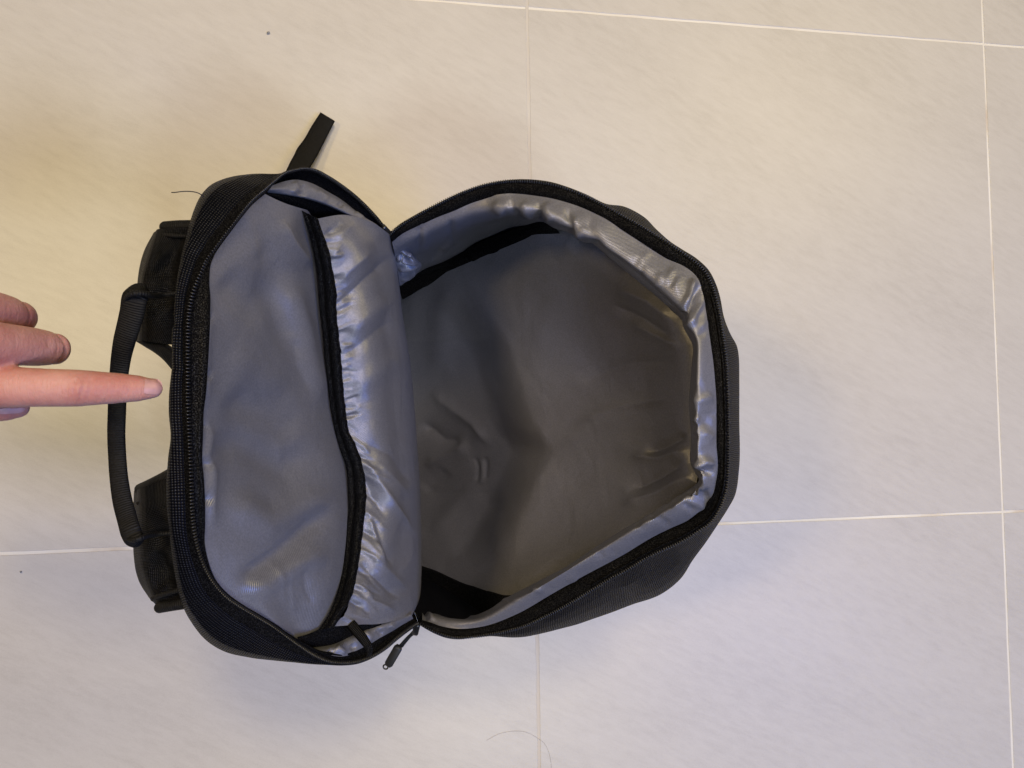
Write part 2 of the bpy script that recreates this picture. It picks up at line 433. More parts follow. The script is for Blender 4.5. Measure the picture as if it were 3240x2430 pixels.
# right rim: teeth x,y,z | tape inner edge | silhouette of the front panel and its drop
RR = [
 (1233,741,.280, 1241,763, 1233,740,.008), (1265,714,.288, 1271,740, 1265,713,.008), (1309,687,.295, 1325,713, 1309,686,.008),
 (1363,657,.303, 1379,686, 1363,656,.008), (1417,630,.311, 1433,664, 1417,629,.008), (1471,606,.318, 1488,640, 1471,605,.008),
 (1526,587,.325, 1542,623, 1526,586,.008), (1580,576,.332, 1588,614, 1580,575,.008), (1634,572,.338, 1636,611, 1634,571,.008),
 (1688,574,.344, 1688,617, 1688,573,.008), (1743,582,.350, 1740,625, 1743,581,.010), (1797,598,.355, 1790,637, 1797,597,.012),
 (1851,619,.360, 1842,656, 1852,618,.015), (1905,646,.366, 1893,681, 1912,644,.028), (1960,676,.371, 1945,711, 1974,651,.045),
 (2014,706,.377, 1999,743, 2033,684,.050), (2068,739,.382, 2053,778, 2074,729,.040), (2111,766,.387, 2104,812, 2113,764,.020),
 (2149,793,.390, 2150,846, 2152,791,.014), (2193,823,.394, 2183,872, 2196,821,.014), (2231,861,.398, 2206,902, 2234,859,.014),
 (2252,901,.401, 2220,935, 2255,899,.014), (2266,945,.404, 2231,973, 2270,943,.018), (2277,994,.406, 2240,1015, 2284,1005,.028),
 (2285,1043,.408, 2247,1058, 2306,1056,.040), (2293,1097,.410, 2254,1106, 2327,1092,.046), (2299,1151,.411, 2259,1156, 2334,1130,.050),
 (2302,1205,.412, 2263,1207, 2335,1190,.052), (2305,1280,.412, 2266,1280, 2335,1280,.052), (2306,1350,.412, 2269,1350, 2334,1350,.052),
 (2305,1413,.412, 2271,1413, 2334,1420,.052), (2303,1478,.410, 2273,1470, 2332,1480,.050), (2296,1554,.407, 2267,1530, 2322,1565,.048),
 (2280,1603,.402, 2252,1580, 2303,1604,.046), (2247,1654,.395, 2226,1612, 2268,1660,.046), (2204,1684,.388, 2186,1643, 2231,1717,.052),
 (2149,1717,.380, 2134,1668, 2190,1774,.062), (2095,1741,.372, 2080,1692, 2152,1834,.075), (2041,1768,.364, 2027,1719, 2090,1882,.085),
 (1987,1801,.356, 1972,1752, 2000,1913,.085), (1932,1830,.349, 1917,1785, 1935,1938,.080), (1878,1863,.341, 1863,1815, 1880,1958,.070),
 (1824,1896,.333, 1809,1846, 1824,1977,.060), (1770,1928,.325, 1754,1876, 1770,1990,.048), (1715,1955,.317, 1699,1913, 1715,2003,.038),
 (1661,1980,.309, 1645,1938, 1655,2016,.030), (1607,1996,.301, 1591,1962, 1607,2019,.020), (1553,2007,.294, 1540,1978, 1553,2015,.010),
 (1498,2015,.288, 1490,1990, 1498,2017,.008), (1444,2018,.282, 1440,1990, 1444,2020,.008), (1417,2014,.278, 1412,1986, 1417,2016,.008),
 (1379,2001,.274, 1380,1979, 1379,2003,.008), (1346,1985,.271, 1352,1970, 1346,1987,.008), (1325,1973,.269, 1334,1964, 1325,1975,.008)]
RR = np.array(RR, float)
NR = 460
tR = np.concatenate([[0], np.cumsum(np.linalg.norm(np.diff(RR[:, :2], axis=0), axis=1))])
def rres(P, n=NR): return hermite(P, tR, np.linspace(0, tR[-1], n))
Rt = rres(np.stack([RR[:, 0], RR[:, 1], RR[:, 2]], 1)); Ri = rres(np.stack([RR[:, 3], RR[:, 4], RR[:, 2] - .003], 1))
Rs = rres(np.stack([RR[:, 5], RR[:, 6], RR[:, 2] - RR[:, 7]], 1))

w3 = lambda c: U(c[..., 0], c[..., 1], c[..., 2])

def footprint(P, cx=0.008):
    ax, ay = 0.079, 0.150
    d = np.stack([np.where(P[:, 0] < cx, (P[:, 0] - cx) / .10, (P[:, 0] - cx) / .22), P[:, 1] / .155], 1)
    r = (np.abs(d[:, 0]) ** 3.2 + np.abs(d[:, 1]) ** 3.2) ** (1 / 3.2)
    d = d / np.maximum(r, 1e-6)[:, None]
    return np.stack([cx + d[:, 0] * ax, d[:, 1] * ay], 1)

def shell_down(sil, top_rings, name, bulge):
    """padded edge, then the outer cloth down to the base on the floor"""
    S = w3(sil); B = footprint(S); k = len(S)
    e = np.linspace(0, 1, k); win = np.clip(np.minimum(e, 1 - e) / .22, 0, 1); win = win * win * (3 - 2 * win)
    rings = [w3(c) for c in top_rings] + [S]
    for f, z in ((.12, None), (.35, None), (.65, None), (.9, None), (1, None)):
        zz = S[:, 2] * (1 - f) ** 1.0 + 0.012 * f
        xy = S[:, :2] * (1 - f) + B * f
        out = S[:, :2] - np.array([0.008, 0]); out /= np.linalg.norm(out, axis=1, keepdims=True)
        xy = xy + out * (bulge * {.12: .2, .35: 1, .65: 1, .9: .3, 1: 0}[f] * win)[:, None]
        rings.append(np.concatenate([xy, zz[:, None]], 1))
    B3 = np.concatenate([B * .96, np.full((k, 1), 0.001)], 1); rings.append(B3)
    rings.append(np.concatenate([B * .5, np.full((k, 1), 0.0012)], 1))
    return loft(np.stack(rings, 0), 60)

Gb = shell_down(Ls, [Lto, Lmid], 'back', 0.006)
Gb = wrinkle(Gb, [([(560,1170),(600,1160)], 14, -1.5), ([(545,1040),(560,1000)], 30, .6), ([(700,1990),(860,2050)], 18, -.8), ([(620,1900),(700,2000),(800,2060)], 16, .9)], .5, 5, .05)
grid('back_panel', Gb, M_NYL, bag)
Rmid = Rt * .6 + Rs * .4; Rmid[:, 2] = Rt[:, 2] - .25 * (Rt[:, 2] - Rs[:, 2]) + .001
Rtd = Rt.copy(); Rtd[:, 2] -= .002
Gf = shell_down(Rs, [Rtd, Rmid], 'front', 0.030)
Gf = wrinkle(Gf, [([(1960,1880),(2010,1850),(2070,1845)], 22, -2.0), ([(1900,1900),(2000,1880),(2100,1800),(2180,1720)], 22, 1.5), ([(1700,1985),(1850,1930),(1950,1880)], 14, -.8),
                  ([(2235,1650),(2200,1720),(2150,1790)], 10, .8), ([(1600,2005),(1750,1970)], 8, .7)], .7, 8, .045)
grid('front_panel', Gf, M_NYL, bag)

# zip tapes with their coils
def strip(rings, nv): return loft(np.stack([w3(r) for r in rings], 0), nv)
tl = Lt.copy(); tl[:, 2] -= .0008
grid('zipper_tape', strip([Lto, (Lto + tl) / 2, tl], 6), M_TAPE, bag)
li2 = Li * .5 + Lt * .5; li2[:, 2] -= .003
tl2 = Lt.copy(); tl2[:, 2] -= .0012
under = Li.copy(); under[:, 2] -= .012
under[:, :2] += (Li[:, :2] - Lt[:, :2]) * .4
grid('zipper_facing', strip([tl2, li2, Li, under], 10), M_TAPE, bag)
tr = Rt.copy(); tr[:, 2] -= .0008
mid = Rt * .5 + Ri * .5; mid[:, 2] += .0006
under = Ri.copy(); under[:, 2] -= .012; under[:, :2] += (Ri[:, :2] - Rt[:, :2]) * .35
grid('zipper_tape', strip([tr, mid, Ri, under], 10), M_TAPE, bag)

def coil(P, inward, pitch=0.00172, L=0.0024, wd=0.00042, ht=0.0006, lift=0.0005):
    d = np.linalg.norm(np.diff(P, axis=0), axis=1); s = np.concatenate([[0], np.cumsum(d)])
    tt = np.arange(0, s[-1], pitch)
    Q = np.stack([np.interp(tt, s, P[:, k]) for k in range(3)], 1)
    A = np.stack([np.interp(tt, s, inward[:, k]) for k in range(3)], 1)
    T = np.gradient(Q, axis=0); T /= np.linalg.norm(T, axis=1, keepdims=True)
    A -= T * (A * T).sum(1, keepdims=True); A /= np.linalg.norm(A, axis=1, keepdims=True)
    N = np.cross(T, A); N *= np.sign(((CAM - Q) * N).sum(1, keepdims=True))
    V, Fc = [], []
    prof = [(-.5, .35), (-.42, .85), (0, 1), (.36, 1.15), (.5, .7)]
    for q, t, a, n in zip(Q, T, A, N):
        b = len(V)
        for x, r in prof:
            c = q + a * (x * L) + n * lift
            for j in range(4):
                an = j * math.pi / 2 + math.pi / 4
                V.append(c + t * wd * r * math.cos(an) * 1.2 + n * ht * r * math.sin(an) * 1.2)
        for i in range(len(prof) - 1):
            for j in range(4):
                Fc.append([b + i * 4 + j, b + i * 4 + (j + 1) % 4, b + (i + 1) * 4 + (j + 1) % 4, b + (i + 1) * 4 + j])
        Fc.append([b + 3, b + 2, b + 1, b]); e = b + 4 * (len(prof) - 1); Fc.append([e, e + 1, e + 2, e + 3])
    return V, Fc
A = w3(Li) - w3(Lt)
V, Fc = coil(w3(Lt), A)
tag(mesh_obj('zipper_coil', V, Fc, M_COIL, bag), kind='stuff')
Pr = w3(Rt); A = w3(Ri) - w3(Rt)
V, Fc = coil(Pr, A)
tag(mesh_obj('zipper_coil', V, Fc, M_COIL, bag), kind='stuff')
# narrow piping that runs beside the right-hand teeth
k0, k1 = int(NR * .40), int(NR * .80)
pp = Rt * .72 + Ri * .28; pp[:, 2] += .0012
grid('piping', tube(w3(pp)[k0:k1], .0007, 6), M_TAPE, bag, closed=True, cap=True)

# ---- grey back lining
B0 = [(838,612,.395),(769,680,.415),(706,763,.427),(661,834,.436),(648,935,.441),(642,1061,.445),(636,1180,.447),(629,1300,.448),(627,1440,.447),(634,1560,.445),(637,1690,.438),(653,1782,.43),(679,1838,.42),(769,1919,.40),(866,1978,.378),(935,2022,.36)]
B1 = [(862,625,.389),(820,720,.400),(775,820,.413),(750,930,.417),(738,1061,.419),(734,1180,.420),(730,1300,.420),(732,1440,.419),(738,1560,.418),(748,1690,.415),(762,1782,.41),(790,1850,.402),(840,1930,.389),(895,1990,.373),(945,2026,.357)]
B2 = [(890,638,.380),(878,760,.385),(855,915,.385),(842,1061,.386),(840,1208,.386),(845,1359,.384),(855,1481,.382),(865,1603,.383),(870,1739,.385),(882,1850,.38),(920,1950,.365),(965,2028,.35)]
B3 = [(945,657,.36),(990,800,.335),(1010,915,.325),(1022,1061,.316),(1037,1208,.305),(1062,1359,.299),(1097,1481,.294),(1107,1603,.297),(1100,1739,.311),(1082,1850,.326),(1042,1960,.336),(1000,2020,.34)]
B4 = [(985,668,.34),(1050,800,.28),(1085,1000,.25),(1110,1300,.22),(1150,1600,.22),(1120,1850,.26),(1060,1985,.31),(1030,2020,.33)]
Gl = patch([B0, B1, B2, B3, B4], 200, 120)
q = PX(Gl); e = np.clip((q[..., 0] - 640) / 60, 0, 1)
Gl = wrinkle(Gl, crisp([
  ([(660,760),(648,880),(652,1000),(646,1120),(655,1240),(648,1330)], 14, 1.6), ([(640,1300),(668,1380),(655,1440),(675,1500),(668,1600),(672,1700)], 15, 2.2),
  ([(640,1350),(660,1345)], 12, -2.0), ([(636,1455),(668,1480)], 12, -2.2), ([(640,1570),(662,1590)], 14, -1.8), ([(640,1180),(665,1195)], 12, -1.6), ([(644,1000),(665,1010)], 12, -1.4),
  ([(885,690),(925,770),(990,850)], 20, 2.2), ([(890,850),(935,965),(960,1040),(985,1150),(1020,1300)], 34, 4.5), ([(840,690),(870,850),(890,1000),(920,1150)], 40, -3.5),
  ([(930,1060),(940,1150),(985,1260)], 18, -1.2),
  ([(735,1856),(885,1755),(1060,1590)], 30, -5.0), ([(770,1895),(900,1810),(1060,1730)], 34, 3.5), ([(690,1560),(760,1600),(850,1650),(960,1600),(1080,1560)], 50, 4.0), ([(660,1450),(760,1400),(900,1480),(1000,1400)], 50, -3.5), ([(700,860),(800,960),(900,900)], 60, -3.0), ([(720,1230),(820,1300),(950,1380)], 55, -3.0),
  ([(860,1760),(890,1850),(910,1920)], 10, .6), ([(910,1790),(930,1880),(935,1950)], 10, .5), ([(960,1780),(975,1860),(1000,1920)], 16, -1.2),
  ([(700,1120),(800,1160),(900,1250)], 40, 1.0), ([(690,1320),(790,1290),(930,1240)], 45, -1.2), ([(760,640),(800,740),(830,830)], 26, 1.0)]), 2.0, 11, .06)
bl = grid('back_lining', Gl, M_LIN, bag)

# ---- laptop sleeve with its black elastic edge
S0 = [(1003,692,.356),(1034,773,.346),(1053,871,.338),(1063,988,.329),(1075,1110,.321),(1088,1250,.313),(1103,1359,.307),(1143,1471,.303),(1155,1573,.304),(1148,1691,.311),(1128,1827,.323),(1098,1930,.336),(1056,1982,.341)]
S1 = [(1062,682,.341),(1110,773,.339),(1130,871,.331),(1140,988,.323),(1150,1110,.316),(1162,1250,.307),(1177,1359,.302),(1205,1471,.297),(1215,1573,.298),(1207,1691,.305),(1182,1827,.316),(1152,1930,.324),(1122,1977,.331)]
S2 = [(1154,695,.318),(1192,773,.303),(1217,871,.292),(1229,988,.282),(1240,1110,.274),(1248,1250,.266),(1258,1359,.261),(1275,1471,.257),(1281,1573,.258),(1277,1691,.267),(1256,1827,.285),(1229,1930,.30),(1194,1975,.31)]
S3 = [(1228,738,.285),(1246,800,.258),(1262,890,.238),(1276,988,.223),(1292,1085,.213),(1305,1250,.2),(1316,1359,.195),(1324,1471,.19),(1328,1593,.19),(1331,1691,.2),(1332,1813,.215),(1324,1900,.24),(1301,1949,.27)]
S4 = [(1226,741,.27),(1236,806,.225),(1250,896,.195),(1262,990,.17),(1274,1100,.15),(1285,1250,.132),(1294,1359,.125),(1300,1471,.12),(1304,1593,.122),(1306,1691,.132),(1306,1813,.155),(1303,1898,.19),(1290,1946,.25)]
S5 = [(1224,744,.255),(1215,815,.16),(1215,900,.11),(1215,1000,.07),(1215,1110,.05),(1215,1250,.04),(1215,1359,.035),(1215,1471,.035),(1215,1593,.035),(1215,1691,.045),(1225,1800,.07),(1250,1880,.13),(1275,1942,.235)]
Gs = patch([S0, S1, S2, S3, S4, S5], 420, 200)
q = PX(Gs)
pk = []
for (x, y, l, a) in [(1040,740,60,-.9),(1050,800,40,.9),(1058,880,50,-1.0),(1062,930,40,1.1),(1066,985,90,-1.3),(1072,1040,55,1.0),(1078,1090,40,-1),(1082,1140,60,1.0),(1088,1200,50,-1.0),(1093,1260,70,.9),(1100,1320,50,-1.1),(1112,1390,60,1.2),(1130,1440,55,-1.2),(1145,1500,50,1.2),(1152,1560,45,-1.2),(1154,1620,50,1.3),(1150,1680,55,-1.4),(1145,1740,60,1.3),(1135,1800,60,-1.4),(1128,1850,55,1.2),(1112,1900,60,-1.2),(1085,1950,50,1.0)]:
    l *= .62 if y < 1350 else 1.0; pk.append(([(x - 12, y + (4 if y < 1350 else -8)), (x + l * .6, y - l * .25 if y < 1350 else y + l * .35), (x + l, y - l * .5 if y < 1350 else y + l * .8)], 6.5, a * (.7 if y < 1350 else 1.1)))
r4 = np.random.default_rng(12); el = np.array([(x, y) for x, y, z in S0], float)
for k in range(70):
    y = r4.uniform(740, 1950); x = np.interp(y, el[:, 1], el[:, 0]); l = r4.uniform(18, 55) if y < 1350 else r4.uniform(25, 110)
    an = r4.uniform(-.75, .15) if y < 1330 else r4.uniform(.25, 1.15)
    pk.append(([(x - 8, y - 8 * an), (x + l * .5, y + l * .5 * an * .8), (x + l, y + l * an)], r4.uniform(3.5, 7), r4.choice([-1, 1]) * r4.uniform(.35, 1.0), 1))
Gs = wrinkle(Gs, pk + crisp([
  ([(1067,969),(1130,915),(1203,852),(1240,800)], 22, -3.2), ([(1060,900),(1110,850),(1180,790)], 22, 2.0), ([(1045,840),(1080,740),(1130,700)], 14, 1.6), ([(1030,740),(1062,720),(1085,705)], 8, -1.2),
  ([(1090,1130),(1160,1075),(1250,1010)], 24, -2.0), ([(1085,1060),(1160,1000),(1250,930)], 30, 2.4), ([(1095,1250),(1180,1190),(1280,1110)], 32, 2.0),
  ([(1130,1420),(1180,1500),(1245,1600),(1315,1700)], 13, 3.0), ([(1125,1460),(1170,1550),(1230,1650)], 16, -2.4), ([(1180,1450),(1250,1520),(1300,1580)], 26, 1.6), ([(1150,1400),(1240,1440),(1300,1540)], 24, -1.6),
  ([(1160,1610),(1188,1700),(1222,1795)], 8, 2.4), ([(1178,1620),(1215,1720),(1245,1800)], 12, -1.6), ([(1135,1770),(1200,1830),(1270,1900)], 15, -2.6), ([(1150,1700),(1215,1790),(1290,1870)], 16, 1.8),
  ([(1120,1840),(1180,1900),(1260,1935)], 12, 1.6), ([(1105,1890),(1150,1930)], 10, -1.6), ([(1260,1830),(1300,1760),(1318,1650)], 18, .8)]), .9, 21, .05)
sl = grid('laptop_sleeve', Gs, M_LIN, bag)
EL = [(959,668),(974,710),(988,759),(998,803),(1008,852),(1013,915),(1018,988),(1027,1061),(1032,1135),(1040,1208),(1052,1306),(1062,1359),(1081,1422),(1101,1481),(1106,1544),(1108,1603),(1101,1671),(1096,1739),(1086,1813),(1071,1876),(1052,1930),(1013,1993)]
ER = [(1003,690),(1020,739),(1032,773),(1047,832),(1054,871),(1062,915),(1063,988),(1069,1047),(1076,1110),(1081,1183),(1093,1306),(1101,1359),(1125,1412),(1145,1471),(1154,1520),(1157,1573),(1152,1632),(1145,1691),(1135,1764),(1125,1827),(1110,1886),(1056,1985)]
zc = np.array([c[1:] for c in S0])
def ez(P, dz): return [(x, y, float(np.interp(y, zc[:, 0], zc[:, 1])) + dz) for x, y in P]
ELa = curve(ez(EL, .001), 260); ERa = curve(ez(ER, .0035), 260)
i13 = ELa * .62 + ERa * .38; i13[:, 2] += .0018
i10 = ELa * .72 + ERa * .28; i10[:, 2] -= .0002
i60 = ELa * .3 + ERa * .7; i60[:, 2] += .0028
ll = ELa.copy(); ll[:, 2] -= .012; ll[:, 0] += 12
rr = ERa.copy(); rr[:, 2] -= .004; rr[:, 0] += 2
# the sewn edge is slightly scalloped
for a in (ERa, i60): a[:, 0] += 2.0 * np.sin(np.arange(260) * .55) + 1.2 * np.sin(np.arange(260) * 1.3)
Ge = loft(np.stack([w3(c) for c in (ll, ELa, i10, i13, i60, ERa, rr)], 0), 36)
grid('elastic_binding', Ge, M_ELAST, sl)

# ---- side linings and black seam bindings of the rear half
T1 = [(846,596,.392),(890,575,.378),(935,568,.367),(983,579,.352),(1032,604,.337),(1081,632,.322),(1130,671,.307),(1179,706,.294),(1226,745,.282)]
T2 = [(847,604,.390),(905,596,.379),(955,595,.366),(1008,610,.351),(1055,632,.336),(1105,660,.322),(1152,690,.308),(1195,716,.295),(1225,746,.281)]
T3 = [(847,609,.386),(910,614,.376),(974,623,.361),(1032,641,.346),(1081,663,.333),(1130,690,.319),(1180,718,.302),(1223,746,.280)]
T4 = [(852,614,.378),(910,622,.366),(974,634,.35),(1032,652,.334),(1081,674,.32),(1130,700,.305),(1180,726,.29),(1220,748,.272)]
Gu = wrinkle(patch([T1, T2, T3, T4], 140, 40), [([(930,570),(938,595),(925,615)], 10, 1.4), ([(960,580),(965,605),(950,625)], 9, -1.4), ([(1000,600),(1030,625),(1020,645)], 10, 1.0), ([(1070,640),(1085,655)], 9, -1.0), ([(1120,672),(1150,695)], 12, .8)], .5, 31, .03)
grid('side_lining', Gu, M_LIN, bag)
T5 = [(838,612,.388),(886,640,.372),(954,662,.352),(998,694,.333),(1060,704,.318),(1120,712,.305),(1170,726,.288),(1215,752,.268)]
T5b = [(838,640,.37),(886,670,.345),(954,700,.32),(1010,720,.30),(1070,730,.285),(1130,735,.27),(1175,745,.26),(1212,757,.25)]
T3b = [(x, y - 3, z - .004) for x, y, z in T3]
Gq = patch([T3b, [(x1 * .5 + x2 * .5, y1 * .5 + y2 * .5, z1 * .5 + z2 * .5 + .002) for (x1, y1, z1), (x2, y2, z2) in zip(curve(T3b, 8), curve(T5, 8))], T5, T5b], 120, 24)
grid('seam_binding', Gq, M_TAPE, bag)
D1 = [(940,2016,.362),(975,2006,.350),(1013,1990,.342),(1056,1972,.336),(1125,1965,.322),(1200,1960,.305)]
D2 = [(945,2030,.357),(990,2024,.346),(1040,2013,.337),(1090,1998,.326),(1145,1988,.314),(1210,1980,.30)]
D3 = [(955,2042,.351),(1008,2042,.338),(1062,2033,.327),(1125,2008,.315),(1180,1994,.304),(1230,1984,.292)]
D4 = [(965,2050,.344),(1010,2052,.33),(1065,2044,.318),(1130,2020,.306),(1190,2002,.295),(1240,1990,.282)]
grid('seam_binding', patch([D1, D2, D3, D4], 90, 20), M_TAPE, bag)
E1 = [(985,2044,.335),(1045,2030,.322),(1100,2005,.314),(1160,1975,.302),(1220,1958,.292),(1300,1935,.268)]
E2 = [(1000,2054,.342),(1055,2050,.333),(1110,2028,.322),(1170,2002,.31),(1230,1976,.297),(1302,1946,.272)]
E3 = [(1006,2064,.347),(1045,2073,.338),(1081,2077,.331),(1123,2067,.321),(1166,2046,.311),(1205,2024,.301),(1245,1998,.288),(1283,1972,.276),(1307,1957,.268)]
Gd = wrinkle(patch([E1, E2, E3], 120, 30), [([(1060,2045),(1085,2060),(1080,2074)], 10, 1.8), ([(1040,2055),(1055,2068)], 8, -1.5), ([(1150,1995),(1170,2015),(1165,2035)], 11, 1.5), ([(1190,1990),(1215,2010)], 10, -1.4), ([(1110,2040),(1125,2055)], 9, -1.5), ([(1235,1975),(1250,1990)], 10, 1.1)], .6, 33, .03)
grid('side_lining', Gd, M_LIN, bag)
# small ribbon loop hanging from the lower seam
def ribbon(center, half_px, n=24, thick=0.0006, nu=None, flip=1.0):
    C = curve(center, n); d = np.gradient(C[:, :2], axis=0); d /= np.linalg.norm(d, axis=1, keepdims=True)
    nrm = np.stack([-d[:, 1], d[:, 0]], 1); h = np.interp(np.linspace(0, 1, n), np.linspace(0, 1, len(half_px)), half_px)[:, None]
    rows = []
    for s, dz in ((-1, 0), (-.5, .0006), (.5, .0006), (1, 0), (.5, -thick), (-.5, -thick)):
        q = C.copy(); q[:, :2] += nrm * h * s; q[:, 2] += dz; rows.append(w3(q))
    return np.stack(rows, 1)
grid('ribbon_loop', ribbon([(1108,1972,.334),(1130,1998,.338),(1155,2030,.342),(1170,2056,.344),(1164,2080,.34)], [17,17,16,13,5]), M_STRAP, bag, closed=True, cap=True)

# ---- front half: gusset lining that rolls over the rim
GR = [(1241,763,1268,905),(1271,739,1300,880),(1325,712,1345,850),(1379,684,1400,828),(1433,663,1455,801),(1488,638,1510,768),(1542,622,1560,748),(1580,614,1607,731),(1634,611,1655,714),(1688,617,1713,701),
 (1743,625,1760,718),(1797,638,1813,738),(1851,657,1838,762),(1905,682,1884,782),(1960,712,1920,815),(2014,744,1970,852),(2068,779,2020,886),(2122,815,2068,923),(2177,853,2115,970),(2204,880,2148,1005),
 (2220,920,2160,1035),(2233,965,2176,1064),(2244,1020,2190,1090),(2258,1124,2190,1151),(2263,1205,2187,1215),(2268,1300,2183,1300),(2270,1400,2185,1400),(2273,1467,2186,1462),(2269,1521,2200,1495),(2255,1576,2203,1530),
 (2240,1600,2165,1556),(2214,1620,2122,1586),(2177,1648,2090,1606),(2122,1673,2050,1630),(2068,1698,2000,1660),(1960,1760,1905,1719),(1851,1822,1797,1784),(1743,1882,1688,1847),(1634,1944,1590,1901),(1526,1982,1500,1945),
 (1428,1988,1425,1935),(1363,1972,1370,1915),(1336,1965,1335,1912)]
GR = np.array(GR, float); ng = len(GR); NG = 380
tg = np.concatenate([[0], np.cumsum(np.hypot(np.diff(GR[:, 0]), np.diff(GR[:, 1])))])
zr = np.array([RR[np.argmin(np.hypot(RR[:, 3] - x, RR[:, 4] - y)), 2] for x, y in GR[:, :2]])
ix = np.arange(ng)
deep = np.interp(ix, [0, 4, 7, 8, 9, 10, 11, 36, 38, 40, 42], [.180, .185, .165, .135, .085, .04, .020, .020, .05, .13, .17])
d15 = np.interp(ix, [0, 7, 9, 11, 36, 39, 42], [.62, .62, .5, .25, .25, .5, .6])
mid_f = np.interp(ix, [0, 4, 8, 10, 12, 37, 40, 42], [.26, .28, .50, .60, .55, .55, .45, .35])
f15 = np.interp(ix, [0, 7, 9, 11, 36, 39, 42], [.66, .66, .80, .88, .88, .75, .66])
def gres(P): return hermite(P, tg, np.linspace(0, tg[-1], NG))
g0 = gres(np.stack([GR[:, 0], GR[:, 1], zr - .0035], 1))
g0[:, :2] -= 0
m = GR[:, :2] * (1 - mid_f[:, None]) + GR[:, 2:] * mid_f[:, None]
puff = np.interp(ix, [0, 4, 7, 10, 37, 40, 42], [-.016, -.012, -.002, .0035, .0035, -.008, -.02])
g1 = gres(np.stack([m[:, 0], m[:, 1], zr + puff], 1))
g15 = gres(np.stack([GR[:, 2] * f15 + GR[:, 0] * (1 - f15), GR[:, 3] * f15 + GR[:, 1] * (1 - f15), zr - deep * d15], 1))
g2 = gres(np.stack([GR[:, 2], GR[:, 3], zr - deep], 1))
g3 = gres(np.stack([GR[:, 2] * .75 + GR[:, 0] * .25, GR[:, 3] * .75 + GR[:, 1] * .25, zr - deep - .022], 1))
Gg = loft(np.stack([w3(c) for c in (g0, g1, g15, g2, g3)], 0), 56)
cr = []
r2 = np.random.default_rng(3)
for k in range(46):                                    # gathers across the roll
    i = int(r2.uniform(10, 39)); f = r2.uniform(0, 1); j = min(i + 1, ng - 1)
    a = GR[i] * (1 - f) + GR[j] * f
    s0, s1 = sorted(r2.uniform(0, 1, 2)); s1 = max(s1, s0 + .35); sk = r2.uniform(-22, 22)
    d = np.array([GR[j, 0] - GR[i, 0], GR[j, 1] - GR[i, 1]]); d /= np.linalg.norm(d)
    p = a[:2] * (1 - s0) + a[2:] * s0; qn = a[:2] * (1 - s1) + a[2:] * s1 + d * sk
    cr.append(([tuple(p), tuple((p + qn) / 2 + d * sk * .3), tuple(qn)], r2.uniform(7, 15), r2.choice([-1, 1]) * r2.uniform(.5, 1.5)))
Gg = wrinkle(Gg, cr + [
  ([(1560,640),(1580,668),(1600,672)], 16, 2.17), ([(1612,630),(1622,660),(1650,690)], 9, -1.86), ([(1650,640),(1668,672),(1690,690)], 14, 2.48), ([(1700,640),(1706,670),(1712,690)], 8, -1.98), ([(1728,640),(1735,672),(1750,700)], 13, 1.86),
  ([(1790,660),(1800,690),(1830,742)], 9, -1.55), ([(1815,690),(1825,730),(1845,755)], 9, 1.86), ([(1850,690),(1870,730),(1905,790)], 14, -1.24),
  ([(2196,880),(2182,935),(2165,985)], 10, 3.6), ([(2210,905),(2190,960),(2178,1000)], 9, -4.2), ([(2225,950),(2205,985),(2180,1040)], 10, 3.0), ([(2185,960),(2165,1005)], 9, -3),
  ([(2262,1465),(2225,1462),(2195,1478)], 11, 4.0), ([(2262,1495),(2232,1492),(2205,1500)], 9, -4.5), ([(2250,1580),(2225,1570),(2180,1552)], 10, -3.8), ([(2240,1610),(2200,1590),(2150,1572)], 12, 2.6), ([(2200,1625),(2175,1598),(2160,1575)], 9, -2.0),
  ([(2255,1330),(2220,1340),(2190,1360)], 16, -1.8), ([(2258,1250),(2225,1265),(2190,1270)], 14, 1.6),
  ([(1430,690),(1425,720),(1440,760)], 8, -1.6), ([(1328,712),(1330,745),(1322,790)], 7, -1.8), ([(1335,720),(1345,760),(1335,800)], 12, 1.2),
  ([(1390,800),(1420,775),(1440,760)], 11, 2.2), ([(1360,830),(1385,805),(1400,780)], 8, -2.0),
  ([(1345,1935),(1365,1950),(1372,1968)], 7, 2.5), ([(1338,1925),(1350,1945),(1352,1965)], 6, -2.6), ([(1360,1920),(1380,1935)], 7, -2.2)], .8, 41, .03)
grid('gusset_lining', Gg, M_LIN, bag)
P0 = [(1236,762,.262),(1244,800,.25),(1256,850,.232),(1266,905,.205)]
P1 = [(1262,776,.262),(1278,806,.252),(1290,842,.236),(1292,890,.200)]
P2 = [(1290,788,.252),(1306,816,.246),(1318,840,.232),(1312,872,.205)]
P3 = [(1304,800,.235),(1322,822,.232),(1333,840,.222),(1322,862,.200)]
Gp = wrinkle(patch([P0, P1, P2, P3], 80, 70), [([(1244,776),(1268,790),(1300,812)], 5, 3.2), ([(1246,792),(1275,806),(1310,828)], 5, -3.4), ([(1250,810),(1280,822),(1325,838)], 5, 3.4), ([(1252,828),(1285,836),(1325,842)], 4, -3.0), ([(1256,850),(1290,848),(1328,842)], 5, 3.2), ([(1262,872),(1290,864),(1322,846)], 5, -3.2), ([(1266,890),(1292,880),(1318,858)], 5, 2.6), ([(1268,784),(1272,812),(1266,836)], 4, -2.0), ([(1290,796),(1296,822)], 4, 2.0)], .5, 77, .02)
grid('lining_pleat', Gp, M_LIN, bag)

